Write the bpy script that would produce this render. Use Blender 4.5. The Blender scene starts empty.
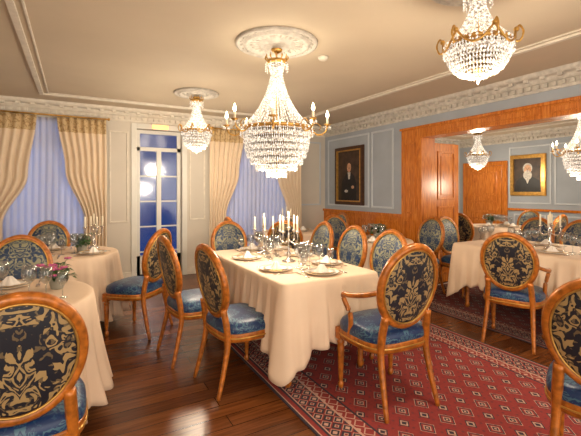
import bpy, math, random
from mathutils import Vector, Matrix
random.seed(4)
pi=math.pi
sc=bpy.context.scene
try:
    sc.view_settings.view_transform='Standard'
    sc.view_settings.look='None'
    sc.view_settings.exposure=0.0
except Exception as e: print(e)

# ---------------------------------------------------------------- materials
class NT:
    def __init__(s,name):
        s.mat=bpy.data.materials.new(name); s.mat.use_nodes=True
        s.nt=s.mat.node_tree; s.n=s.nt.nodes; s.l=s.nt.links
        s.b=s.n['Principled BSDF']; s.out=s.n['Material Output']
    def new(s,t,**k):
        nd=s.n.new(t)
        for a,b in k.items(): setattr(nd,a,b)
        return nd
    def lk(s,a,b): s.l.new(a,b)
    def math(s,op,a,b=None,c=None):
        nd=s.new('ShaderNodeMath',operation=op)
        for i,x in enumerate((a,b,c)):
            if x is None: continue
            if isinstance(x,(int,float)): nd.inputs[i].default_value=x
            else: s.lk(x,nd.inputs[i])
        return nd.outputs[0]
    def ramp(s,fac,stops,interp='LINEAR'):
        nd=s.new('ShaderNodeValToRGB'); cr=nd.color_ramp; cr.interpolation=interp
        while len(cr.elements)>1: cr.elements.remove(cr.elements[-1])
        cr.elements[0].position=stops[0][0]; cr.elements[0].color=(*stops[0][1],1)
        for p,c in stops[1:]:
            e=cr.elements.new(p); e.color=(*c,1)
        s.lk(fac,nd.inputs[0]); return nd.outputs[0]
    def mix(s,fac,a,b,blend='MIX'):
        nd=s.new('ShaderNodeMix',data_type='RGBA',blend_type=blend)
        for i,x in ((0,fac),(6,a),(7,b)):
            if isinstance(x,(int,float)): nd.inputs[i].default_value=x
            elif isinstance(x,tuple): nd.inputs[i].default_value=(*x,1)
            else: s.lk(x,nd.inputs[i])
        return nd.outputs[2]
    def obj(s): return s.new('ShaderNodeTexCoord').outputs['Object']
    def noise(s,vec,scale,detail=3,dist=0.0,rough=.5):
        nd=s.new('ShaderNodeTexNoise'); nd.inputs['Scale'].default_value=scale
        nd.inputs['Detail'].default_value=detail; nd.inputs['Distortion'].default_value=dist
        nd.inputs['Roughness'].default_value=rough
        if vec is not None: s.lk(vec,nd.inputs['Vector'])
        return nd.outputs[0]
    def bump(s,h,strength=.3,dist=.01):
        nd=s.new('ShaderNodeBump'); nd.inputs['Strength'].default_value=strength
        nd.inputs['Distance'].default_value=dist
        s.lk(h,nd.inputs['Height']); s.lk(nd.outputs[0],s.b.inputs['Normal'])
def srgb(r,g,b):
    f=lambda c:(c/255/12.92 if c/255<=.04045 else ((c/255+.055)/1.055)**2.4)
    return (f(r),f(g),f(b))
def simple(name,col,rough=.5,metal=0,var=.08,scale=8,em=None,bump=0):
    m=NT(name)
    n=m.noise(m.obj(),scale,3)
    dark=tuple(c*(1-var*2) for c in col); lite=tuple(min(1,c*(1+var)) for c in col)
    c=m.ramp(n,[(.3,dark),(.7,lite)])
    m.lk(c,m.b.inputs['Base Color'])
    m.b.inputs['Roughness'].default_value=rough; m.b.inputs['Metallic'].default_value=metal
    if em:
        m.b.inputs['Emission Color'].default_value=(*em[0],1); m.b.inputs['Emission Strength'].default_value=em[1]
    if bump: m.bump(n,bump,.01)
    return m.mat
def damask(name,base,pat,scale=16,thr=.5,rough=.55):
    m=NT(name); o=m.obj()
    sx=m.new('ShaderNodeSeparateXYZ'); m.lk(o,sx.inputs[0])
    ax=m.math('ABSOLUTE',sx.outputs[0])
    cb=m.new('ShaderNodeCombineXYZ'); m.lk(ax,cb.inputs[0]); m.lk(sx.outputs[1],cb.inputs[1]); m.lk(sx.outputs[2],cb.inputs[2])
    n1=m.noise(cb.outputs[0],scale,1.5,1.2)
    w=m.math('SINE',m.math('MULTIPLY',n1,34.0))
    n2=m.noise(cb.outputs[0],scale*.55,0,.6)
    mask=m.math('GREATER_THAN',n2,thr-.06)
    a=m.math('MULTIPLY',m.math('GREATER_THAN',w,.15),mask)
    fine=m.math('MULTIPLY',m.math('GREATER_THAN',m.noise(cb.outputs[0],scale*3.2,1,.8),.60),.35)
    fac=m.math('MAXIMUM',a,fine)
    c=m.mix(fac,base,pat)
    m.lk(c,m.b.inputs['Base Color']); m.b.inputs['Roughness'].default_value=rough
    m.b.inputs['Sheen Weight'].default_value=.06
    m.bump(fac,.25,.003)
    return m.mat

M={}
M['gold']=simple('gilt_walnut_wood',srgb(182,106,36),.3,.12,.25,30)
M['gilt']=simple('gilt_brass',srgb(206,160,84),.3,.7,.15,20)
M['silver']=simple('polished_silver',srgb(215,210,205),.18,.95,.05,20)
M['navy']=damask('navy_damask_fabric',srgb(14,18,32),srgb(158,132,88),13,.47)
M['blue']=damask('blue_damask_fabric',srgb(18,48,84),srgb(140,138,112),15,.52,.42)
M['blues']=damask('blue_seat_fabric',srgb(10,44,90),srgb(66,102,124),18,.54,.38)
M['cloth']=simple('ivory_tablecloth',srgb(226,200,174),.7,0,.03,4)
M['white']=simple('white_porcelain',srgb(240,236,232),.15,0,.01,4)
M['napkin']=simple('white_linen',srgb(238,230,222),.8,0,.03,20)
M['plaster']=simple('back_wall_plaster',srgb(206,198,186),.8,0,.03,2)
M['greyblue']=simple('grey_blue_paint',srgb(160,168,178),.6,0,.05,2.5)
M['greytrim']=simple('grey_blue_trim',srgb(194,200,206),.5,0,.03,4)
M['ceil']=simple('ceiling_paint',srgb(202,187,164),.8,0,.025,1.5)
M['stucco']=simple('white_stucco',srgb(220,212,198),.6,0,.06,14)
M['stuccog']=simple('grey_stucco',srgb(200,194,184),.6,0,.12,18)
M['candle']=simple('ivory_candle_wax',srgb(245,235,210),.5,0,.02,10)
M['leaf']=simple('green_leaf',srgb(62,104,44),.5,0,.3,30)
M['pink']=simple('mauve_petal',srgb(206,96,150),.6,0,.3,40)
M['terracotta']=simple('ceramic_pot',srgb(150,150,140),.4,0,.1,10)
M['sheerb']=simple('white_window_paint',srgb(218,216,208),.4,0,.02,5)
M['black']=simple('dark_frame_wood',srgb(74,46,26),.35,0,.2,20)
M['canvas_dark']=simple('dark_oil_paint',srgb(66,48,36),.5,0,.35,9)
M['canvas_coat']=simple('black_coat_oil_paint',srgb(22,20,22),.5,0,.3,14)
M['skin_paint']=simple('skin_oil_paint',srgb(206,158,122),.5,0,.15,30)
M['beard_paint']=simple('white_beard_oil_paint',srgb(205,200,190),.5,0,.2,40)
M['brown_paint']=simple('brown_hair_oil_paint',srgb(72,48,32),.5,0,.3,40)
m=NT('honey_oak_panelling'); o=m.obj()
mp=m.new('ShaderNodeMapping'); mp.inputs['Scale'].default_value=(14,14,1.2); m.lk(o,mp.inputs[0])
n=m.noise(mp.outputs[0],3,5,1.5)
m.lk(m.ramp(n,[(.25,srgb(140,70,14)),(.5,srgb(194,110,32)),(.8,srgb(224,148,64))]),m.b.inputs['Base Color'])
m.b.inputs['Roughness'].default_value=.26; M['oak']=m.mat
m=NT('dark_plank_floor'); o=m.obj()
br=m.new('ShaderNodeTexBrick'); br.offset=.37; br.squash=1
br.inputs['Scale'].default_value=1; br.inputs['Brick Width'].default_value=1.3; br.inputs['Row Height'].default_value=.12
br.inputs['Mortar Size'].default_value=.0025; br.inputs['Color1'].default_value=(*srgb(132,80,42),1)
br.inputs['Color2'].default_value=(*srgb(92,50,25),1); br.inputs['Mortar'].default_value=(*srgb(30,14,6),1)
m.lk(o,br.inputs['Vector'])
mp=m.new('ShaderNodeMapping'); mp.inputs['Scale'].default_value=(1.5,22,1); m.lk(o,mp.inputs[0])
n=m.noise(mp.outputs[0],2.2,6,.8)
g=m.ramp(n,[(.3,(.55,.5,.45)),(.7,(1.15,1.1,1.05))])
m.lk(m.mix(1.0,br.outputs['Color'],g,'MULTIPLY'),m.b.inputs['Base Color'])
m.b.inputs['Roughness'].default_value=.27; m.bump(n,.1,.004); M['floor']=m.mat
def crystal():
    m=NT('cut_crystal_glow'); o=m.obj()
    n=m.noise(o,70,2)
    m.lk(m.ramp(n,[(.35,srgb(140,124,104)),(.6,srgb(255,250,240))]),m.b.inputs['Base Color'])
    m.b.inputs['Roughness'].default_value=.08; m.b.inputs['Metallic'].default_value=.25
    m.b.inputs['Emission Color'].default_value=(1,.92,.8,1)  # lit sparkle painted in: noise-driven emission makes the beads glow
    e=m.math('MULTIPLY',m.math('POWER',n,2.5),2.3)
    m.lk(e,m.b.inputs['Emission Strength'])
    return m.mat
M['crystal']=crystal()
M['bulb']=simple('lit_candle_bulb',(1,.85,.6),.4,0,.02,5,em=((1,.80,.5),14))
M['emlight']=simple('lit_exit_lamp',(1,.6,.3),.4,0,.02,5,em=((1,.42,.10),2.0))
m=NT('clear_glass'); tr=m.new('ShaderNodeBsdfTransparent'); gl=m.new('ShaderNodeBsdfGlossy'); gl.inputs['Roughness'].default_value=.05
tr.inputs[0].default_value=(.90,.92,.93,1)
fr=m.new('ShaderNodeLayerWeight'); fr.inputs[0].default_value=.35
mx=m.new('ShaderNodeMixShader'); m.lk(m.math('ADD',m.math('MULTIPLY',fr.outputs['Facing'],.6),.08),mx.inputs[0]); m.lk(tr.outputs[0],mx.inputs[1]); m.lk(gl.outputs[0],mx.inputs[2])
m.lk(mx.outputs[0],m.out.inputs[0]); M['glass']=m.mat
m=NT('window_glass'); tr=m.new('ShaderNodeBsdfTransparent'); gl=m.new('ShaderNodeBsdfGlossy'); gl.inputs['Roughness'].default_value=.12
tr.inputs[0].default_value=(.8,.85,.95,1); mx=m.new('ShaderNodeMixShader'); mx.inputs[0].default_value=.06
m.lk(tr.outputs[0],mx.inputs[1]); m.lk(gl.outputs[0],mx.inputs[2]); m.lk(mx.outputs[0],m.out.inputs[0]); M['wglass']=m.mat
m=NT('sheer_voile'); df=m.new('ShaderNodeBsdfDiffuse'); tl=m.new('ShaderNodeBsdfTranslucent'); tr=m.new('ShaderNodeBsdfTransparent')
df.inputs[0].default_value=(*srgb(214,214,220),1); tl.inputs[0].default_value=(*srgb(215,218,232),1)
a=m.new('ShaderNodeMixShader'); a.inputs[0].default_value=.4; m.lk(df.outputs[0],a.inputs[1]); m.lk(tl.outputs[0],a.inputs[2])
b=m.new('ShaderNodeMixShader'); b.inputs[0].default_value=.06; m.lk(a.outputs[0],b.inputs[1]); m.lk(tr.outputs[0],b.inputs[2])
m.lk(b.outputs[0],m.out.inputs[0]); M['sheer']=m.mat
m=NT('beige_drape_fabric'); o=m.obj(); s=m.new('ShaderNodeSeparateXYZ'); m.lk(o,s.inputs[0])
zf=m.math('GREATER_THAN',s.outputs[2],2.22)
n=m.noise(o,26,2,.8); pat=m.math('MULTIPLY',m.math('GREATER_THAN',n,.55),zf)
c=m.mix(zf,srgb(228,208,182),srgb(204,178,136)); c=m.mix(pat,c,srgb(172,142,98))
m.lk(c,m.b.inputs['Base Color']); m.b.inputs['Roughness'].default_value=.7; M['drape']=m.mat
def rugmat(name,hx,hy,red,dark,cream):
    m=NT(name); o=m.obj(); s=m.new('ShaderNodeSeparateXYZ'); m.lk(o,s.inputs[0])
    x,y=s.outputs[0],s.outputs[1]
    ax=m.math('ABSOLUTE',x); ay=m.math('ABSOLUTE',y)
    bd=m.math('MINIMUM',m.math('SUBTRACT',hx,ax),m.math('SUBTRACT',hy,ay))
    def cell(px,py,sh=0):
        fx=m.math('ABSOLUTE',m.math('SUBTRACT',m.math('FRACT',m.math('ADD',m.math('DIVIDE',x,px),sh)),.5))
        fy=m.math('ABSOLUTE',m.math('SUBTRACT',m.math('FRACT',m.math('ADD',m.math('DIVIDE',y,py),sh)),.5))
        return fx,fy
    fx,fy=cell(.17,.2)
    d=m.math('ADD',fx,fy)
    f1=m.ramp(d,[(0,cream),(.05,dark),(.11,cream),(.16,red),(.24,dark),(.29,cream),(.32,red),(.6,red),(.78,dark),(.83,cream),(.9,dark)],'CONSTANT')
    gx,gy=cell(.055,.055,.5); g=m.math('MAXIMUM',gx,gy)
    tiny=m.math('LESS_THAN',g,.14)
    field=m.mix(m.math('MULTIPLY',tiny,.45),f1,dark)
    bx,by=cell(.09,.09,.25); bdm=m.math('ADD',bx,by)
    border=m.ramp(bdm,[(0,red),(.12,cream),(.2,dark),(.42,red),(.55,cream),(.62,dark),(.8,cream)],'CONSTANT')
    b2=m.ramp(bdm,[(0,cream),(.2,red),(.5,cream),(.62,red)],'CONSTANT')
    sel=m.ramp(bd,[(0,dark),(.012,cream),(.022,red),(.05,dark),(.065,cream)],'CONSTANT')
    c=m.mix(m.math('GREATER_THAN',bd,.075),sel,border)
    c=m.mix(m.math('GREATER_THAN',bd,.22),c,cream)
    c=m.mix(m.math('GREATER_THAN',bd,.235),c,b2)
    c=m.mix(m.math('GREATER_THAN',bd,.31),c,dark)
    c=m.mix(m.math('GREATER_THAN',bd,.325),c,field)
    n=m.noise(o,60,3); c=m.mix(.35,c,m.ramp(n,[(.3,(.5,.5,.5)),(.7,(1,1,1))]),'MULTIPLY')
    m.lk(c,m.b.inputs['Base Color']); m.b.inputs['Roughness'].default_value=.95
    return m.mat

# ---------------------------------------------------------------- mesh builder
class MB:
    def __init__(s): s.v=[];s.f=[];s.m=[];s.s=[]; s.mats=[]; s.T=Matrix.Identity(4)
    def mi(s,k):
        if k not in s.mats: s.mats.append(k)
        return s.mats.index(k)
    def add(s,vs,fs,mat,sm=True):
        o=len(s.v); k=s.mi(mat)
        s.v+= [tuple(s.T@Vector(p)) for p in vs]
        for f in fs: s.f.append([i+o for i in f]); s.m.append(k); s.s.append(sm)
    def box(s,x0,x1,y0,y1,z0,z1,mat):
        v=[(x0,y0,z0),(x1,y0,z0),(x1,y1,z0),(x0,y1,z0),(x0,y0,z1),(x1,y0,z1),(x1,y1,z1),(x0,y1,z1)]
        s.add(v,[(0,3,2,1),(4,5,6,7),(0,1,5,4),(1,2,6,5),(2,3,7,6),(3,0,4,7)],mat,False)
    def grid(s,rows,mat,closed=True,cap0=False,cap1=False,sm=True):
        n=len(rows[0]); vs=[p for r in rows for p in r]; fs=[]
        for i in range(len(rows)-1):
            for j in range(n if closed else n-1):
                k=(j+1)%n
                fs.append((i*n+j,i*n+k,(i+1)*n+k,(i+1)*n+j))
        if cap0: fs.append(tuple(range(n))[::-1])
        if cap1: fs.append(tuple(range((len(rows)-1)*n,len(rows)*n)))
        s.add(vs,fs,mat,sm)
    def lathe(s,prof,mat,c=(0,0,0),seg=16,sm=True,sx=1,sy=1):
        rows=[[(c[0]+r*sx*math.cos(2*pi*j/seg),c[1]+r*sy*math.sin(2*pi*j/seg),c[2]+z) for j in range(seg)] for r,z in prof]
        s.grid(rows,mat,True,prof[0][0]>1e-4,prof[-1][0]>1e-4,sm)
    def sph(s,c,r,mat,seg=8,rings=5,sx=1,sy=1,sz=1):
        s.lathe([(max(1e-5,r*math.sin(pi*i/rings)),-r*sz*math.cos(pi*i/rings)) for i in range(rings+1)],mat,c,seg,True,sx,sy)
    def octa(s,c,r,h,mat):
        x,y,z=c
        s.add([(x+r,y,z),(x,y+r,z),(x-r,y,z),(x,y-r,z),(x,y,z+h),(x,y,z-h)],
              [(0,1,4),(1,2,4),(2,3,4),(3,0,4),(1,0,5),(2,1,5),(3,2,5),(0,3,5)],mat,False)
    def tube(s,pts,rad,mat,seg=8,closed=False,flat=1.0,ref=(0,0,1)):
        P=[Vector(p) for p in pts]; n=len(P); rows=[]
        for i,p in enumerate(P):
            if closed: t=(P[(i+1)%n]-P[i-1])
            else: t=P[min(i+1,n-1)]-P[max(i-1,0)]
            t.normalize(); r=Vector(ref)
            if abs(t.dot(r))>.95: r=Vector((0,1,0)) if abs(t.y)<.9 else Vector((1,0,0))
            a=t.cross(r).normalized(); b=t.cross(a).normalized()
            R=rad[i] if isinstance(rad,(list,tuple)) else rad
            rows.append([tuple(p+a*(R*math.cos(2*pi*j/seg))+b*(R*flat*math.sin(2*pi*j/seg))) for j in range(seg)])
        if closed: rows.append(rows[0])
        s.grid(rows,mat,True,not closed,not closed)
    def mesh(s,name):
        me=bpy.data.meshes.new(name); me.from_pydata(s.v,[],s.f)
        for k in s.mats: me.materials.append(M[k])
        me.polygons.foreach_set('material_index',s.m); me.polygons.foreach_set('use_smooth',s.s)
        me.update()
        import bmesh
        bm=bmesh.new(); bm.from_mesh(me); bmesh.ops.recalc_face_normals(bm,faces=bm.faces); bm.to_mesh(me); bm.free()
        return me
def put(me,name,loc=(0,0,0),rz=0,sc_=1,parent=None,bevel=0,rx=0):
    o=bpy.data.objects.new(name,me); bpy.context.collection.objects.link(o)
    o.location=loc; o.rotation_euler=(rx,0,rz); o.scale=(sc_,)*3
    if parent: o.parent=parent
    if bevel:
        b=o.modifiers.new('bevel','BEVEL'); b.width=bevel; b.segments=2; b.limit_method='ANGLE'; b.angle_limit=math.radians(50)
    return o
def bez(ps,n=12):
    P=[Vector(p) for p in ps]; out=[]
    for i in range(len(P)-1):
        p0=P[max(i-1,0)];p1=P[i];p2=P[i+1];p3=P[min(i+2,len(P)-1)]
        for k in range(n):
            t=k/n
            out.append(.5*((2*p1)+(-p0+p2)*t+(2*p0-5*p1+4*p2-p3)*t*t+(-p0+3*p1-3*p2+p3)*t**3))
    out.append(P[-1]); return out

# ---------------------------------------------------------------- room
BY=6.42; RX=4.39; CH=2.65; X2=8.5; LX=-2.6; NY=-2.4; TW=.22
b=MB(); b.box(LX-.2,X2+.2,NY,BY+.2,-.1,0,'floor'); put(b.mesh('floor'),'floor')
b=MB(); b.box(LX-.2,X2+.2,NY,BY+.2,CH,CH+.1,'ceil'); put(b.mesh('ceiling'),'ceiling')
ops=[(-.85,.22,.35,2.38),(.84,1.54,0,2.36),(2.2,3.5,.35,2.38)]
b=MB(); x=LX-.2
for (a,c,z0,z1) in ops:
    b.box(x,a,BY,BY+.2,0,CH,'plaster')
    if z0>0: b.box(a,c,BY,BY+.2,0,z0,'plaster')
    b.box(a,c,BY,BY+.2,z1,CH,'plaster'); x=c
b.box(x,X2+.2,BY,BY+.2,0,CH,'plaster')
put(b.mesh('wall_back'),'wall_back')
b=MB(); b.box(LX-.2,LX,NY,BY,0,CH,'plaster'); put(b.mesh('wall_left'),'wall_left')
OY0,OY1,OZ=.5,3.95,2.19
b=MB(); b.box(RX,RX+TW,OY1,BY,0,CH,'greyblue'); b.box(RX,RX+TW,OY0,OY1,OZ,CH,'greyblue'); b.box(RX,RX+TW,NY,OY0,0,CH,'greyblue')
put(b.mesh('wall_right'),'wall_right')
b=MB(); b.box(X2,X2+.2,NY,BY,0,CH,'greyblue'); put(b.mesh('wall_far_right'),'wall_far_right')

def cornice(name,axis,a0,a1,wall,inn,mat='stucco'):
    b=MB(); prof=[(0,2.455),(.014,2.455),(.02,2.475),(.02,2.535),(.035,2.545),(.05,2.565),(.06,2.585),(.075,2.592),(.105,2.60),(.12,2.62),(.125,CH-.001),(0,CH-.001)]
    rows=[]
    for t in (a0,a1):
        rows.append([((t,wall+inn*o,z) if axis=='x' else (wall+inn*o,t,z)) for o,z in prof])
    b.grid(rows,mat,True,True,True,False)
    n=int((a1-a0)/.085)
    for i in range(n):
        t=a0+.03+i*.085
        o0,o1=sorted((wall+inn*.018,wall+inn*.05))
        if axis=='x': b.box(t,t+.045,o0,o1,2.485,2.53,mat)
        else: b.box(o0,o1,t,t+.045,2.485,2.53,mat)
        o0,o1=sorted((wall+inn*.055,wall+inn*.1))
        if i%2==0:
            if axis=='x': b.box(t,t+.05,o0,o1,2.568,2.6,mat)
            else: b.box(o0,o1,t,t+.05,2.568,2.6,mat)
    put(b.mesh(name),name)
cornice('trim_1','x',LX,RX,BY,-1)
cornice('trim_2','y',NY,BY,RX,-1,'stuccog')
cornice('trim_3','y',NY,BY,X2,-1,'stuccog')
cornice('trim_4','x',RX+TW,X2,BY,-1,'stuccog')
cornice('trim_5','y',NY,BY,RX+TW,1,'stuccog')
cornice('trim_6','y',NY,BY,LX,1)
def rectframe(b,plane,p,u0,u1,z0,z1,w,t,mat):
    lo,hi=sorted((p,p+t))
    def bx(a,c,d,e):
        if plane=='x': b.box(lo,hi,a,c,d,e,mat)
        elif plane=='y': b.box(a,c,lo,hi,d,e,mat)
        else: b.box(a,c,d,e,lo,hi,mat)
    bx(u0,u0+w,z0,z1); bx(u1-w,u1,z0,z1); bx(u0+w,u1-w,z0,z0+w); bx(u0+w,u1-w,z1-w,z1)
b=MB(); rectframe(b,'z',CH,-.40,3.52,-1.6,5.92,.05,-.022,'stucco'); rectframe(b,'z',CH,-.31,3.43,-1.51,5.83,.018,-.012,'stucco')
rectframe(b,'z',CH,5.3,7.9,-1.6,5.8,.04,-.02,'stucco')
put(b.mesh('trim_ceiling'),'trim_7',bevel=.004)
b=MB()
rectframe(b,'x',RX,4.5,5.02,1.1,2.38,.03,-.018,'greytrim'); rectframe(b,'x',RX,5.08,6.3,1.1,2.38,.03,-.018,'greytrim')
rectframe(b,'x',X2,1.2,3.1,1.1,2.35,.03,-.018,'greytrim'); rectframe(b,'x',X2,3.2,4.2,1.1,2.35,.03,-.018,'greytrim'); rectframe(b,'x',X2,4.26,5.14,1.1,2.35,.03,-.018,'greytrim')
rectframe(b,'y',BY,3.8,4.28,1.1,2.35,.03,-.018,'greytrim')
rectframe(b,'y',BY,.45,.72,.9,2.3,.025,-.015,'stucco'); rectframe(b,'y',BY,1.66,1.93,.9,2.3,.025,-.015,'stucco')
put(b.mesh('trim_8'),'trim_8',bevel=.004)
b=MB()
b.box(RX-.03,RX,4.31,BY,.0,1.0,'oak'); b.box(RX-.055,RX,4.31,BY,.985,1.03,'oak'); b.box(RX-.045,RX,4.31,BY,0,.12,'oak')
for k in range(4):
    y0=4.38+k*.51; rectframe(b,'x',RX-.03,y0,y0+.43,.2,.92,.03,-.014,'oak'); b.box(RX-.038,RX-.03,y0+.07,y0+.36,.27,.85,'oak')
put(b.mesh('wainscot_panelling'),'trim_9',bevel=.004)
b=MB(); b.box(X2-.02,X2,NY,5.15,0,.95,'greyblue'); b.box(X2-.05,X2,NY,5.15,.95,1.0,'oak'); b.box(X2-.04,X2,NY,5.15,0,.14,'greytrim')
for k in range(7): rectframe(b,'x',X2-.02,-.2+k*.76,-.2+k*.76+.66,.22,.88,.03,-.014,'greytrim')
put(b.mesh('trim_10'),'trim_10')
b=MB()
x=LX
for (a,c,z0,z1) in ops[1:2]+[(RX,RX,0,0)]:
    b.box(x,a,BY-.02,BY,0,.13,'stucco'); x=c
put(b.mesh('baseboard_back'),'baseboard_back',bevel=.004)
b=MB(); b.box(LX,LX+.02,NY,BY-.02,0,.13,'stucco'); put(b.mesh('baseboard_left'),'baseboard_left')
b=MB()
b.box(RX-.035,RX,OY1,4.31,0,2.32,'oak'); b.box(RX-.035,RX,.14,OY0,0,2.32,'oak'); b.box(RX-.035,RX,OY0,OY1,OZ,2.32,'oak')
b.box(RX-.055,RX,.12,4.33,2.295,2.33,'oak')
b.box(RX-.035,RX+TW+.03,OY1-.03,OY1,0,OZ-.03,'oak'); b.box(RX-.035,RX+TW+.03,OY0,OY0+.03,0,OZ-.03,'oak'); b.box(RX-.035,RX+TW+.03,OY0,OY1,OZ-.03,OZ,'oak')
b.box(RX+TW,RX+TW+.03,OY1,4.25,0,2.3,'oak'); b.box(RX+TW,RX+TW+.03,OY0,OY1,OZ,2.3,'oak')
for z0,z1 in ((.15,.95),(1.05,2.1)): rectframe(b,'x',RX-.035,4.03,4.24,z0,z1,.022,-.014,'oak')
for k in range(4): rectframe(b,'x',RX-.035,.6+k*.84,.6+k*.84+.76,2.205,2.285,.014,-.01,'oak')
put(b.mesh('opening_surround'),'trim_11',bevel=.004)
def panel_door(name,w,h,t,mat='oak'):
    b=MB(); b.box(0,w,-t/2,t/2,0,h,mat)
    for s in (-1,1):
        for z0,z1 in ((.12,.75),(.85,1.15),(1.25,h-.12)):
            rectframe(b,'y',s*t/2,.1,w-.1,z0,z1,.03,s*.014,mat); b.box(.17,w-.17,*sorted((s*t/2,s*(t/2+.009))),z0+.07,z1-.07,mat)
        b.lathe([(.004,0),(.012,.004),(.018,.02),(.012,.035),(.001,.038)],'gilt',(w-.05,0,1.0),10)
    return b.mesh(name)
put(panel_door('folded_door_leaf',.58,2.1,.045),'door_1',(RX+TW+.04,3.99,.005),bevel=.004)
put(panel_door('folded_door_leaf2',.5,2.1,.045),'door_4',(RX+TW+.04,.44,.005),bevel=.004)
b=MB(); rectframe(b,'x',X2,5.17,6.28,-.06,2.06,.1,-.05,'oak'); put(b.mesh('door_casing'),'trim_12')
put(panel_door('door_far',.88,1.95,.04),'door_2',(X2-.04,6.165,.005),rz=-pi/2,bevel=.004)

def window(name,x0,x1,z0,z1,ny=3,door=False):
    b=MB(); y=BY+.08; w=.055
    rectframe(b,'y',y,x0,x1,z0,z1,w,.06,'sheerb')
    tr=z1-.33
    b.box(x0,x1,y,y+.06,tr,tr+.06,'sheerb')
    cx=(x0+x1)/2
    b.box(cx-.035,cx+.035,y-.005,y+.06,z0,tr,'sheerb')
    for xa,xb in ((x0+w,cx-.035),(cx+.035,x1-w)):
        for k in range(1,ny+1):
            zz=z0+(tr-z0)*k/(ny+1); b.box(xa,xb,y+.015,y+.04,zz-.011,zz+.011,'sheerb')
    if door: b.box(x0,x1,y,y+.06,z0,z0+.35,'sheerb')
    b.box(x0+.01,x1-.01,y+.025,y+.03,z0+.01,z1-.01,'wglass')
    put(b.mesh(name),name)
window('window_1',-.85,.22,.35,2.38); window('window_2',2.2,3.5,.35,2.38); window('door_3',.845,1.535,0.004,2.355,4,True)
b=MB(); rectframe(b,'y',BY,.76,1.62,-.08,2.44,.08,-.025,'sheerb'); put(b.mesh('trim_13'),'trim_13',bevel=.004)
def lerp(a,b,t): return a+(b-a)*t
def drape(name,edges,y,zt,n,amp,mat,zb=.03,ph=0):
    b=MB(); rows=[]; NZ=40; NS=n*8
    E=sorted(edges,key=lambda e:-e[0])
    for i in range(NZ+1):
        z=lerp(zt,zb,i/NZ)
        for k in range(len(E)-1):
            if E[k][0]>=z>=E[k+1][0]-1e-6: break
        t=(E[k][0]-z)/(E[k][0]-E[k+1][0]); t=max(0,min(1,t)); t=t*t*(3-2*t)
        x0=lerp(E[k][1],E[k+1][1],t); x1=lerp(E[k][2],E[k+1][2],t)
        w0=(E[0][2]-E[0][1]); f=(x1-x0)/w0; a=amp*(1+.5*(1-f))
        rows.append([(lerp(x0,x1,j/NS),y-a*.5+a*math.sin(2*pi*n*j/NS+ph+.6*math.sin(z*2)),z) for j in range(NS+1)])
    b.grid(rows,mat,False)
    o=put(b.mesh(name),name); s=o.modifiers.new('th','SOLIDIFY'); s.thickness=.004
    return o
ZT=2.43
def rod(x0,x1):
    b=MB(); b.tube([(x0,BY-.09,ZT+.02),(x1,BY-.09,ZT+.02)],.012,'gilt',8)
    for x in (x0,x1): b.sph((x,BY-.09,ZT+.02),.022,'gilt')
    for x in (x0+.05,x1-.05): b.box(x-.01,x+.01,BY-.09,BY,ZT+.012,ZT+.028,'gilt')
    put(b.mesh('curtain_rod'),'curtain_rod')
rod(-1.35,.44); rod(1.9,3.82)
drape('beige_curtain',[(ZT,-1.3,-.46),(1.6,-1.3,-.56),(.95,-1.25,-.84),(0,-1.3,-.8)],BY-.1,ZT,8,.026,'drape')
drape('beige_curtain',[(ZT,-.22,.40),(1.7,-.12,.41),(.95,.12,.41),(0,.05,.42)],BY-.1,ZT,7,.026,'drape')
drape('beige_curtain',[(ZT,1.97,2.6),(1.7,1.97,2.5),(.95,1.98,2.26),(0,1.95,2.32)],BY-.1,ZT,7,.026,'drape')
drape('beige_curtain',[(ZT,3.15,3.76),(1.7,3.25,3.76),(.95,3.48,3.76),(0,3.42,3.78)],BY-.1,ZT,7,.026,'drape')
drape('sheer_curtain',[(2.43,-.86,.24),(0,-.86,.24)],BY-.022,2.42,14,.012,'sheer')
drape('sheer_curtain',[(2.43,2.2,3.52),(0,2.2,3.52)],BY-.022,2.42,16,.012,'sheer')
b=MB(); b.box(1.07,1.31,BY-.06,BY-.026,2.37,2.43,'emlight'); b.box(1.06,1.32,BY-.05,BY-.026,2.43,2.44,'sheerb'); put(b.mesh('exit_lamp'),'exit_lamp')

def rug(name,x0,x1,y0,y1,mat):
    M[name]=mat; b=MB(); hx=(x1-x0)/2; hy=(y1-y0)/2
    b.box(-hx,hx,-hy,hy,0,.007,name)
    M.setdefault('fringe',M['napkin'])
    for s in (-1,1):
        for i in range(int(hx*2/.02)):
            x=-hx+.01+i*.02; a,c=sorted((s*hy,s*(hy+.05))); b.box(x,x+.008,a,c,0,.004,'fringe')
    return put(b.mesh(name),name,((x0+x1)/2,(y0+y1)/2,.001))
R1X=(1.2,3.25,.5,4.05)
rug('persian_rug',*R1X,rugmat('red_persian_wool',(R1X[1]-R1X[0])/2,(R1X[3]-R1X[2])/2,srgb(152,56,54),srgb(60,52,64),srgb(206,168,150)))
R2X=(3.62,6.4,.9,3.86)
rug('runner_rug',*R2X,rugmat('dark_persian_wool',(R2X[1]-R2X[0])/2,(R2X[3]-R2X[2])/2,srgb(116,50,48),srgb(46,40,54),srgb(168,140,124)))

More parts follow.
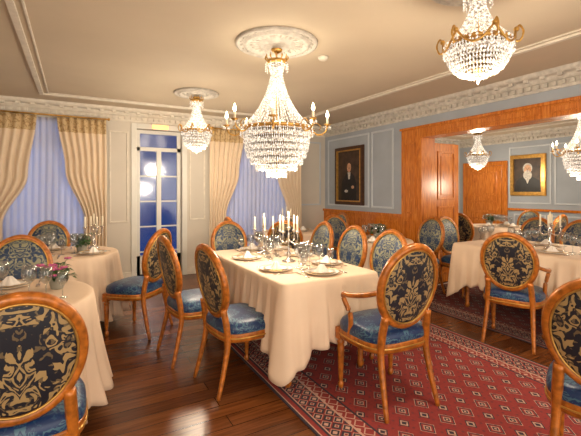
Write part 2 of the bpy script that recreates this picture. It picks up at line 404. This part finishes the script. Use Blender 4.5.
# ---------------------------------------------------------------- chair
def chair_mesh(arms):
    b=MB()
    def outl(k,z,n=40,s=1.0):
        r=[]
        for j in range(n):
            a=2*pi*j/n; c=math.cos(a); d=math.sin(a); e=2/3.6
            x=abs(c)**e*(1 if c>=0 else -1)*.245; y=abs(d)**e*(1 if d>=0 else -1)*.22
            x*=(1+.28*y); y+= .015*(1-(x/.25)**2)*(1 if y>0 else 0)
            r.append((x*k,y*k,z))
        return r
    b.grid([outl(.985,.355),outl(1.01,.365),outl(1.01,.405),outl(1.0,.415)],'gold',True,True,True)
    b.tube([(p[0]*1.012,p[1]*1.012,.385) for p in outl(1,.385)],.006,'gilt',6,True)
    b.grid([outl(.99,.41),outl(1.008,.425),outl(1.004,.452),outl(.96,.474),outl(.85,.488),outl(.6,.498),outl(.3,.502),outl(.02,.503)],'blues',True,False,True)
    for sx in (-1,1):
        x=.215*sx; y=.178
        b.box(x-.026,x+.026,y-.026,y+.026,.335,.41,'gold')
        b.lathe([(.024,.335),(.014,.325),(.026,.318),(.026,.305),(.02,.298),(.024,.285),(.0215,.2),(.015,.06),(.013,.045),(.02,.035),(.02,.02),(.014,.0)],'gold',(x,y,0),12)
        xb=.18*sx
        b.tube(bez([(xb*1.12,-.275,.0),(xb*1.06,-.235,.15),(xb,-.195,.34),(xb*.98,-.2,.45),(xb*.92,-.222,.585)],5),[.014+.010*min(1,i/14) for i in range(21)],'gold',8)
    th=math.radians(11); up=Vector((0,-math.sin(th),math.cos(th))); nn=Vector((0,math.cos(th),math.sin(th)))
    C=Vector((0,-.195,.495))+up*.265
    RA,RB=.212,.25
    def el(k,off,n=48):
        return [tuple(C+Vector((RA*k*math.cos(2*pi*j/n),0,0))+up*(RB*k*math.sin(2*pi*j/n))+nn*(off+.0144*(k*math.cos(2*pi*j/n))**2)) for j in range(n)]
    b.tube(el(1.0,0),.023,'gold',10,True,1.0,tuple(nn))
    b.tube(el(.925,.017),.0055,'gilt',6,True,1.0,tuple(nn)); b.tube(el(.925,-.017),.0055,'gilt',6,True,1.0,tuple(nn))
    b.tube(el(1.055,.012),.006,'gold',6,True,1.0,tuple(nn))
    b.grid([el(.93,.008),el(.85,.02),el(.6,.032),el(.3,.037),el(.02,.038)],'blue',True,False,True)
    b.grid([el(.93,-.008),el(.85,-.015),el(.6,-.021),el(.3,-.023),el(.02,-.023)],'navy',True,False,True)
    t=C+up*(RB+.012)
    b.sph(tuple(t),.018,'gold',8,5,1.8,1,.7)
    if arms:
        for sx in (-1,1):
            p=bez([(sx*.205,-.235,.74),(sx*.25,-.12,.70),(sx*.27,.0,.675),(sx*.272,.055,.672),(sx*.262,.075,.64),(sx*.245,.03,.55),(sx*.238,.03,.47),(sx*.235,.05,.40)],5)
            b.tube(p,.0165,'gold',8)
    return b.mesh('armchair' if arms else 'dining_chair')
CM=chair_mesh(False); CA=chair_mesh(True)
D=math.radians
rugz=.0085
def chair(x,y,face,arms=False,s=1):
    on=(R1X[0]-.1<x<R1X[1]+.1 and R1X[2]<y<R1X[3]) or (R2X[0]-.1<x<R2X[1] and R2X[2]<y<R2X[3])
    put(CA if arms else CM,'dining_armchair' if arms else 'dining_chair',(x,y,rugz if on else .001),D(-face),s)
CH_=[(1.08,2.70,83),(.92,3.32,84),(1.85,2.00,3,True,1.04),(1.64,4.22,180),(2.30,2.66,-92),(2.29,3.2,-90),(2.28,3.76,-88),
 (-.20,2.02,-4),(-.38,3.64,176),(-.27,5.30,178),(.54,4.12,-48),
 (4.05,3.70,-88),(3.45,4.54,182),(3.58,2.12,70,True),(4.58,3.42,180),(5.26,2.95,-90),(5.26,2.42,-90),
 (5.84,4.2,90),(7.36,4.2,-90),(6.6,3.44,0),(2.18,5.2,90),(3.62,5.2,-90),(2.45,4.50,32),(2.22,.86,72)]
for c in CH_: chair(*c)

# ---------------------------------------------------------------- tables
def table(cx,cy,hx,hy,rnd=False,seed=0,base='wood'):
    N=320; TZ=.75; rows=[]; r=random.Random(seed)
    pts=[]
    if rnd:
        for j in range(N):
            a=2*pi*j/N; pts.append((hx*math.cos(a),hy*math.sin(a),math.cos(a),math.sin(a),0.0,a*hx))
    else:
        cr=.05
        L=[(hx-cr,hy-cr,0),(-(hx-cr),hy-cr,1),(-(hx-cr),-(hy-cr),2),(hx-cr,-(hy-cr),3)]
        out=[]
        for (px,py,q) in L:
            for k in range(13):
                a=q*pi/2+k/12*pi/2; out.append((px+cr*math.cos(a),py+cr*math.sin(a),math.cos(a),math.sin(a),px,py))
            nx=L[(q+1)%4]; a=(q+1)*pi/2
            p0=(px+cr*math.cos(a),py+cr*math.sin(a)); p1=(nx[0]+cr*math.cos(a),nx[1]+cr*math.sin(a))
            ln=math.hypot(p1[0]-p0[0],p1[1]-p0[1]); m_=int(ln/.016)
            for k in range(1,m_): out.append((lerp(p0[0],p1[0],k/m_),lerp(p0[1],p1[1],k/m_),math.cos(a),math.sin(a),0,0))
        s=0; prev=None
        for o in out:
            if prev: s+=math.hypot(o[0]-prev[0],o[1]-prev[1])
            dc=min(math.hypot(o[0]-ax*hx,o[1]-ay*hy) for ax in (-1,1) for ay in (-1,1))
            pts.append((o[0],o[1],o[2],o[3],max(0,1-dc/.32),s)); prev=o
    per=pts[-1][5] if not rnd else 2*pi*hx
    nf=round(per/.15); p1,p2=r.random()*6,r.random()*6
    b=MB()
    for k in (0.02,.5,.96): rows.append([(p[0]*k,p[1]*k,TZ+.004) for p in pts])
    rows.append([(p[0]*.995,p[1]*.995,TZ+.002) for p in pts])
    K=16
    for i in range(K+1):
        s=i/K; row=[]
        for p in pts:
            x,y,nx,ny,cf,arc=p; ph=2*pi*arc/per
            cf2=cf*cf
            drop=(.60 if rnd else .45+.22*cf2)+.014*math.sin(ph*nf+p1)
            q=.5+.5*math.sin(ph*nf+p1+.8*math.sin(ph*5+p2)); q=q**1.6
            fold=q*(.062 if rnd else .05)+ .010*math.sin(ph*(nf*2+3)+p2)
            out=.008+ (s**.9)*(.012+fold*(1-.5*cf)+ .05*cf2+(.05*s if rnd else 0))
            if s<.04: out=.003
            row.append((x+nx*out,y+ny*out,TZ-.004-s*drop))
        rows.append(row)
    b.grid(rows,'cloth',True,True,False)
    me=b.mesh('tablecloth')
    t=MB()
    if rnd:
        t.lathe([(hx*.98,.715),(hx*.98,.742),(.01,.743)],'gold',seg=32)
        t.lathe([(.05,.12),(.07,.2),(.04,.35),(.06,.5),(.05,.715)],'gold',seg=16)
        for k in range(4):
            a=k*pi/2+pi/4; t.tube(bez([(0.03*math.cos(a),.03*math.sin(a),.22),(.15*math.cos(a),.15*math.sin(a),.15),(.3*math.cos(a),.3*math.sin(a),.02)],5),.02,'gold',8)
    else:
        t.box(-hx*.98,hx*.98,-hy*.985,hy*.985,.715,.745,'gold')
        t.box(-hx*.85,hx*.85,-hy*.92,hy*.92,.63,.715,'gold')
        for sx in (-1,1):
            for sy in (-1,1): t.lathe([(.018,.0),(.03,.03),(.02,.06),(.028,.3),(.035,.55),(.045,.6),(.045,.64)],'gold',(sx*hx*.78,sy*hy*.86,0),12)
    on=(R1X[0]<cx<R1X[1]) and cy<R1X[3] or (R2X[0]<cx<R2X[1] and cy<R2X[3])
    tb=put(t.mesh('dining_table'),'dining_table',(cx,cy,rugz if on else .001))
    cl=put(me,'tablecloth',(0,0,0),parent=tb)
    s=cl.modifiers.new('th','SOLIDIFY'); s.thickness=.003; s.offset=1
    return .7575+(rugz if on else .001)

def mk_plate():
    b=MB(); b.lathe([(.03,0),(.085,.002),(.10,.006),(.135,.016),(.137,.018),(.134,.019),(.10,.010),(.085,.006),(.001,.005)],'white',seg=28)
    b.lathe([(.05,.008),(.07,.010),(.098,.02),(.1,.022),(.07,.014),(.001,.013)],'white',seg=24); b.tube([(.134*math.cos(i*pi/14),.134*math.sin(i*pi/14),.0185) for i in range(28)],.0022,'gilt',4,True)
    b.tube([(.098*math.cos(i*pi/12),.098*math.sin(i*pi/12),.0215) for i in range(24)],.002,'gilt',4,True)
    return b.mesh('dinner_plate')
def mk_napkin():
    b=MB(); rows=[]
    for i in range(9):
        t=i/8; rows.append([((1-t*.75)*.055*math.cos(a)*(1+.25*math.sin(5*a)),(1-t*.75)*.04*math.sin(a)*(1+.25*math.sin(5*a)),.002+t*.055) for a in [2*pi*j/30 for j in range(30)]])
    b.grid(rows,'napkin',True,True,True); return b.mesh('folded_napkin')
def mk_glass(s=1):
    b=MB(); b.lathe([(.034,0),(.034,.002),(.008,.006),(.004,.012),(.004,.085),(.012,.095),(.032,.115),(.040,.145),(.038,.175),(.033,.20),(.0315,.20),(.036,.175),(.038,.145),(.030,.118),(.001,.10)],'glass',seg=18)
    return b.mesh('wine_glass')
def mk_fork():
    b=MB(); b.tube([(0,-.09,.004),(0,-.03,.003),(0,.03,.006)],[.006,.003,.003],'silver',6,False,.4); b.box(-.011,.011,.03,.055,.003,.006,'silver')
    for k in range(4): b.box(-.011+k*.0063,-.008+k*.0063,.055,.1,.003,.005,'silver')
    return b.mesh('dinner_fork')
def mk_knife():
    b=MB(); b.tube([(0,-.1,.005),(0,-.01,.004)],[.007,.005],'silver',6,False,.5); b.box(-.002,.012,-.01,.1,.003,.005,'silver'); return b.mesh('dinner_knife')
PL,NP,WG,FK,KN=mk_plate(),mk_napkin(),mk_glass(),mk_fork(),mk_knife()
def setting(x,y,z,face):
    a=D(-face); c,s=math.cos(a),math.sin(a)
    def P(u,v): return (x+u*c-v*s,y+u*s+v*c,z)
    put(PL,'dinner_plate',P(0,.0),a)
    q=P(0,0); put(NP,'folded_napkin',(q[0],q[1],z+.012),a+random.uniform(-.3,.3))
    put(FK,'dinner_fork',P(-.165,0),a); put(KN,'dinner_knife',P(.16,0),a)
    put(WG,'wine_glass',P(.10,.185),a,.92); put(WG,'wine_glass',P(.185,.15),a,.78); put(WG,'wine_glass',P(.015,.20),a,1.0)
def candelabrum(x,y,z,h=.42,rz=0):
    b=MB(); b.lathe([(.06,0),(.062,.008),(.04,.018),(.018,.03),(.012,.05),(.02,.07),(.009,.09),(.008,h*.5),(.014,h*.52),(.008,h*.56),(.008,h*.66),(.02,h*.68),(.022,h*.7),(.012,h*.7)],'silver',seg=16)
    b.lathe([(.009,h*.7),(.008,h*1.0),(.001,h*1.01)],'candle',seg=10)
    for k in range(4):
        a=k*pi/2+.3; c,s=math.cos(a),math.sin(a)
        b.tube(bez([(0,0,h*.45),(.05*c,.05*s,h*.38),(.09*c,.09*s,h*.45),(.09*c,.09*s,h*.6)],6),.005,'silver',6)
        b.lathe([(.006,h*.58),(.02,h*.61),(.022,h*.63),(.012,h*.63)],'silver',(.09*c,.09*s,0),12)
        b.lathe([(.009,h*.63),(.008,h*.92),(.001,h*.93)],'candle',(.09*c,.09*s,0),10)
    put(b.mesh('silver_candelabrum'),'silver_candelabrum',(x,y,z),rz)
def plant(x,y,z,flowers=True,s=1,n=26,name='potted_flowers'):
    b=MB(); r=random.Random(int(x*100)); b.lathe([(.035,0),(.04,.005),(.055,.07),(.058,.08),(.05,.08),(.001,.07)],'terracotta',seg=16)
    for i in range(n):
        a=r.random()*6.28; R=r.uniform(.02,.11); h=r.uniform(.10,.19)
        tip=(R*math.cos(a),R*math.sin(a),h); b.tube([(0,0,.07),(tip[0]*.4,tip[1]*.4,h*.8),tip],.002,'leaf',4)
        for q in range(4):
            a2=a+r.uniform(-1,1); l=.055; bx,by,bz=tip[0]*.7,tip[1]*.7,h*r.uniform(.6,.98)
            dx,dy=math.cos(a2),math.sin(a2)
            b.add([(bx,by,bz),(bx+dx*l*.5-dy*.014,by+dy*l*.5+dx*.014,bz+.01),(bx+dx*l,by+dy*l,bz-.01),(bx+dx*l*.5+dy*.014,by+dy*l*.5-dx*.014,bz+.01)],[(0,1,2,3)],'leaf')
        if flowers and i%2==0:
            for q in range(5):
                a3=q*1.2566; b.sph((tip[0]+.013*math.cos(a3),tip[1]+.013*math.sin(a3),h+.006),.012,'pink',6,4,1,1,.6)
            b.sph((tip[0],tip[1],h+.012),.005,'gilt',6,4)
    put(b.mesh(name),name,(x,y,z),0,s)

z=table(1.64,3.09,.42,.82,False,1)
for yy in (2.72,3.3): setting(1.39,yy,z,90)
for yy in (2.74,3.24,3.68): setting(1.89,yy,z,-90)
setting(1.64,2.44,z,0); setting(1.64,3.76,z,180)
candelabrum(1.65,2.98,z,.44,.2); candelabrum(1.64,3.47,z,.40,.9)
z=table(-.45,2.82,.55,.55,True,2)
setting(-.25,2.52,z,0); setting(-.38,3.14,z,180); setting(-.76,2.8,z,90); plant(-.1,2.93,z,True,.95)
z=table(-.1,4.56,.5,.5,True,3)
setting(.16,4.36,z,-60); setting(-.2,4.86,z,180); setting(-.3,4.28,z,0); candelabrum(.18,4.76,z,.38); plant(.06,4.56,z,False,1.0,30,'potted_plant')
z=table(3.42,3.82,.45,.45,True,4)
setting(3.68,3.76,z,-90); setting(3.40,4.1,z,180); setting(3.20,3.64,z,45); plant(3.46,3.84,z,False,1.1,30,'potted_plant')
z=table(4.47,2.2,.5,.9,False,5)
for yy in (2.95,2.42,1.8): setting(4.72,yy,z,-90)
for yy in (2.1,1.6,2.65): setting(4.2,yy,z,90)
candelabrum(4.46,2.25,z,.4)
z=table(2.9,5.2,.45,.45,True,6)
setting(2.66,5.15,z,90); setting(3.14,5.2,z,-90); candelabrum(2.9,5.3,z,.38)
z=table(6.6,4.2,.5,.5,True,7)
setting(6.33,4.2,z,90); setting(6.87,4.2,z,-90); setting(6.6,3.93,z,0); plant(6.6,4.36,z,False,1.1,30,'potted_plant')

# ---------------------------------------------------------------- chandeliers
def medallion(x,y,r):
    b=MB(); z=CH-.001
    b.lathe([(r,0),(r*.99,-.018),(r*.94,-.024),(r*.9,-.012),(r*.82,-.010),(r*.78,-.028),(r*.72,-.03),(r*.68,-.012),(r*.42,-.010),(r*.38,-.03),(r*.30,-.035),(r*.26,-.02),(r*.12,-.022),(r*.08,-.05),(.001,-.055)],'stuccog',seg=48)
    n=24
    for k in range(n):
        a=2*pi*k/n; b.T=Matrix.Rotation(a,4,'Z'); b.sph((r*.55,0,-.012),r*.045,'stuccog',8,4,2.4,.9,.5); b.sph((r*.86,0,-.014),r*.03,'stuccog',6,4,1,1.6,.6)
    b.T=Matrix.Identity(4)
    put(b.mesh('ceiling_medallion'),'ceiling_medallion',(x,y,z))
def chandelier(x,y,zt,zb,R,arms,AR=.44,crown=.1,ribbons=False):
    H=zt-zb; ring=zb+H*.40; b=MB()
    b.lathe([(.05,CH-.055),(.045,CH-.07),(.02,CH-.085),(.008,CH-.09)],'gilt',seg=14)
    k=0; zz=CH-.09
    while zz>zt+.02:
        pts=[( (.009*math.cos(t) if k%2 else 0),(0 if k%2 else .009*math.cos(t)), zz-.014+.016*math.sin(t)) for t in [i*pi/5 for i in range(10)]]
        b.tube(pts,.003,'gilt',5,True,1,(.3,.5,.1)); zz-=.024; k+=1
    b.tube([(0,0,zb+.04),(0,0,zt+.02)],.006,'gilt',6)
    b.lathe([(crown*.9,zt-.03),(crown,zt-.02),(crown,zt),(crown*.85,zt),(crown*.85,zt-.03)],'gilt',seg=24)
    for i in range(12):
        a=i*pi/6; b.T=Matrix.Rotation(a,4,'Z')
        b.tube([(crown*.95,0,zt),(crown*1.15,0,zt+.02),(crown*1.12,0,zt+.045)],[.006,.008,.002],'gilt',5)
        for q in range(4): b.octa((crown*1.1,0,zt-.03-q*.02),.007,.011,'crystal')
    b.T=Matrix.Identity(4)
    NS=44; NB=int(H*.6/.0145)
    for i in range(NS):
        a=2*pi*i/NS; ca,sa=math.cos(a),math.sin(a)
        for q in range(NB+1):
            t=q/NB; z=lerp(zt-.02,ring+.01,t)
            neck=crown*.55
            if t<.18: r=lerp(crown*.9,neck,(t/.18)**.7)
            else:
                u=(t-.18)/.82; r=neck+(R-neck)*(.40*u+.60*u**2.6)
            s=.0058+.0024*t
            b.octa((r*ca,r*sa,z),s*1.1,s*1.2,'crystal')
    b.lathe([(R*.97,ring-.014),(R*1.02,ring-.012),(R*1.035,ring),(R*1.02,ring+.012),(R*.97,ring+.014),(R*.97,ring-.014)],'gilt',seg=48)
    for i in range(32):
        a=2*pi*i/32; b.sph((R*1.04*math.cos(a),R*1.04*math.sin(a),ring),.008,'crystal',6,4)
        for q in range(3): b.octa((R*1.06*math.cos(a),R*1.06*math.sin(a),ring-.02-q*.019),.008,.011,'crystal')
    tiers=7
    for k in range(tiers):
        t=k/(tiers-1); r=R*math.sqrt(max(.0,1-(t*.96)**2.2))*.96+.004; z0=lerp(ring-.015,zb+.05,t)
        n=max(6,int(2*pi*r/.018))
        b.lathe([(r,z0-.003),(r+.003,z0),(r,z0+.003),(r-.003,z0),(r,z0-.003)],'gilt',seg=32)
        dz=H*.4/tiers
        for i in range(n):
            a=2*pi*(i+.5*(k%2))/n
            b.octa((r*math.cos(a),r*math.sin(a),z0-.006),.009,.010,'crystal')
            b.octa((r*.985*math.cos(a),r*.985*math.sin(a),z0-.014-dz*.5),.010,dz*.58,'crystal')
    b.lathe([(.001,zb-.0),(.014,zb+.012),(.018,zb+.025),(.008,zb+.04),(.03,zb+.05),(.03,zb+.056),(.001,zb+.06)],'gilt',seg=14)
    b.octa((0,0,zb-.012),.012,.022,'crystal')
    for i in range(6):
        a=i*pi/3; b.sph((R*.5*math.cos(a),R*.5*math.sin(a),ring+.02),.018,'bulb',8,6,1,1,1.4)
    for i in range(arms):
        a=2*pi*(i+.3)/arms; b.T=Matrix.Rotation(a,4,'Z')
        b.tube(bez([(R*1.0,0,ring),(lerp(R,AR,.4),0,ring-.05),(lerp(R,AR,.85),0,ring-.03),(AR,0,ring+.03)],6),.007,'gilt',6)
        b.tube(bez([(R*1.0,0,ring+.01),(lerp(R,AR,.3),0,ring+.05),(lerp(R,AR,.6),0,ring+.02),(lerp(R,AR,.5),0,ring-.01)],5),.004,'gilt',5)
        b.lathe([(.005,ring+.02),(.028,ring+.032),(.03,ring+.038),(.01,ring+.036)],'gilt',(AR,0,0),12)
        b.lathe([(.0095,ring+.036),(.0095,ring+.09),(.004,ring+.092)],'candle',(AR,0,0),10)
        b.lathe([(.004,ring+.092),(.014,ring+.108),(.013,ring+.124),(.001,ring+.158)],'bulb',(AR,0,0),8)
        for q in range(6):
            c=q*pi/3; b.octa((AR+.028*math.cos(c),.028*math.sin(c),ring+.01),.005,.016,'crystal')
    b.T=Matrix.Identity(4)
    if ribbons:
        n=6
        for i in range(n):
            a=2*pi*i/n; b.T=Matrix.Rotation(a,4,'Z')
            c2=math.cos(pi/n*2); s2=math.sin(pi/n*2); Q=R*1.08
            p=[(Q,0,ring+.05)]+[(Q*math.cos(t*pi*2/n),Q*math.sin(t*pi*2/n),ring+.05-.09*math.sin(t*pi)) for t in (.2,.35,.5,.65,.8)]+[(Q*c2,Q*s2,ring+.05)]
            b.tube(bez(p,3),.007,'gilt',6)
            b.tube(bez([(R,0,ring),(Q*1.1,0,ring-.02),(Q*1.2,0,ring+.03),(Q*1.1,0,ring+.07),(Q*1.03,0,ring+.045)],4),.006,'gilt',6)
            b.sph((Q*1.02,0,ring+.05),.016,'gilt',8,5)
        b.T=Matrix.Identity(4)
    put(b.mesh('crystal_chandelier'),'crystal_chandelier',(x,y,0))
    def lamp(z,p,rad):
        l=bpy.data.lights.new('chandelier_glow','POINT'); l.energy=p; l.color=(1,.84,.63); l.shadow_soft_size=rad
        o=bpy.data.objects.new('chandelier_glow',l); bpy.context.collection.objects.link(o); o.location=(x,y,z)
    return lamp
P=60
medallion(1.50,2.92,.35); lm=chandelier(1.50,2.92,2.50,1.53,.29,8,.43,.085); lm(1.44,P*.85,.14); lm(2.3,P*.35,.3)
medallion(1.37,4.93,.285); lm=chandelier(1.37,4.93,2.56,1.9,.18,0,crown=.075,ribbons=True); lm(1.8,P*.9,.12); lm(2.35,P*.2,.25)
medallion(2.10,1.46,.285); lm=chandelier(2.10,1.46,2.58,2.06,.18,0,crown=.07,ribbons=True); lm(1.96,P*.8,.12)
medallion(7.3,5.08,.285); lm=chandelier(7.3,5.08,2.56,1.84,.2,0,crown=.075,ribbons=True); lm(1.75,P*.8,.12)
medallion(6.2,2.7,.3); lm=chandelier(6.2,2.7,2.5,1.56,.24,8,.36,crown=.085); lm(1.48,P,.12); lm(2.2,P*.25,.3)
medallion(-1.0,-.6,.3); lm=chandelier(-1.0,-.6,2.55,1.95,.2,0,crown=.075,ribbons=True); lm(1.85,P,.15)  # extra unseen chandelier behind the camera, added as fill light
b=MB(); b.lathe([(.001,-.035),(.035,-.033),(.045,-.02),(.05,0)],'stucco',seg=20); put(b.mesh('smoke_detector'),'smoke_detector',(2.03,3.0,CH-.001))

# ---------------------------------------------------------------- portraits
def portrait(name,w,h,style):
    b=MB(); fw=.06; fm='black' if style==0 else 'gilt'
    rectframe(b,'y',0,-w/2,w/2,-h/2,h/2,fw,-.045,fm); rectframe(b,'y',0,-w/2+fw*.8,w/2-fw*.8,-h/2+fw*.8,h/2-fw*.8,.022,-.05,'gilt')
    rectframe(b,'y',0,-w/2-.012,w/2+.012,-h/2-.012,h/2+.012,.03,-.03,fm)
    b.box(-w/2+fw,w/2-fw,-.015,-.0,-h/2+fw,h/2-fw,'canvas_dark')
    def poly(pts,y,mat): b.add([(px,y,pz) for px,pz in pts],[tuple(range(len(pts)))],mat,False)
    def ell(cx,cz,rx,rz,y,mat,n=24): poly([(cx+rx*math.cos(2*pi*i/n),cz+rz*math.sin(2*pi*i/n)) for i in range(n)],y,mat)
    bot=-h/2+fw+.002; s=h
    if style==0:
        poly([(-.24*s,bot),(-.22*s,-.12*s),(-.12*s,.0*s),(-.05*s,.05*s),(.06*s,.05*s),(.14*s,0),(.2*s,-.15*s),(.2*s,bot)],-.0155,'canvas_coat')
        ell(0,.165*s,.075*s,.095*s,-.016,'brown_paint'); ell(0,.145*s,.056*s,.08*s,-.0165,'skin_paint')
        poly([(-.04*s,.06*s),(.04*s,.06*s),(.02*s,-.06*s),(-.02*s,-.06*s)],-.0162,'beard_paint')
        ell(.10*s,-.2*s,.04*s,.028*s,-.0165,'skin_paint'); ell(-.08*s,-.27*s,.05*s,.025*s,-.0165,'beard_paint')
    else:
        poly([(-.32*s,bot),(-.28*s,-.14*s),(-.12*s,-.04*s),(.12*s,-.04*s),(.28*s,-.14*s),(.32*s,bot)],-.0155,'canvas_coat')
        ell(0,.17*s,.115*s,.13*s,-.016,'beard_paint'); ell(0,.12*s,.09*s,.14*s,-.0165,'skin_paint')
        ell(0,.0*s,.105*s,.12*s,-.017,'beard_paint'); poly([(-.05*s,-.1*s),(.05*s,-.1*s),(.0,-.22*s)],-.0172,'beard_paint')
    e=.022*s
    for sx in (-1,1):
        ell(sx*e*1.2,.155*s,e*.42,e*.25,-.0175,'canvas_coat',12); poly([(sx*e*.6,.172*s),(sx*e*1.9,.176*s),(sx*e*1.9,.182*s),(sx*e*.6,.18*s)],-.0175,'brown_paint')
    poly([(-.004*s,.15*s),(.004*s,.15*s),(.012*s,.115*s),(-.008*s,.115*s)],-.0176,'brown_paint'); ell(0,.092*s,e*.9,e*.22,-.0176,'pink',12)
    return b.mesh(name)
put(portrait('portrait_painting',.80,1.04,0),'portrait_painting',(RX-.001,5.62,1.66),-pi/2)
put(portrait('portrait_painting2',.72,.86,1),'portrait_painting',(X2-.001,4.73,1.72),-pi/2)

# ---------------------------------------------------------------- world / lights
w=bpy.data.worlds.new('dusk_and_warm_fill'); sc.world=w; w.use_nodes=True; nt=w.node_tree
bg=nt.nodes['Background']; tc=nt.nodes.new('ShaderNodeTexCoord'); sx=nt.nodes.new('ShaderNodeSeparateXYZ'); nt.links.new(tc.outputs['Generated'],sx.inputs[0])
mr=nt.nodes.new('ShaderNodeMapRange'); mr.inputs[1].default_value=-.3; mr.inputs[2].default_value=.2; nt.links.new(sx.outputs[1],mr.inputs[0])
cr=nt.nodes.new('ShaderNodeValToRGB'); cr.color_ramp.elements[0].color=(1.0,.88,.74,1); cr.color_ramp.elements[1].color=(.010,.022,.07,1)  # warm half is added fill through the open rear side; blue half is dusk
nt.links.new(mr.outputs[0],cr.inputs[0]); nt.links.new(cr.outputs[0],bg.inputs[0]); bg.inputs[1].default_value=3.2
for (x,wd) in ((-.3,1.0),(2.85,1.3)):
    l=bpy.data.lights.new('dusk_light','AREA'); l.shape='RECTANGLE'; l.size=wd; l.size_y=1.8; l.energy=24; l.color=(.76,.84,1.0)
    o=bpy.data.objects.new('dusk_light',l); bpy.context.collection.objects.link(o); o.location=(x,BY+.5,1.4); o.rotation_euler=(-pi/2,0,0)

# ---------------------------------------------------------------- camera
cd=bpy.data.cameras.new('camera'); cam=bpy.data.objects.new('camera',cd); bpy.context.collection.objects.link(cam)
cam.location=(0,0,1.4); cam.rotation_euler=(pi/2,0,-math.radians(29.24)); cd.lens=36*385/581; cd.sensor_width=36; cd.shift_y=-28/581; cd.clip_start=.05
sc.camera=cam
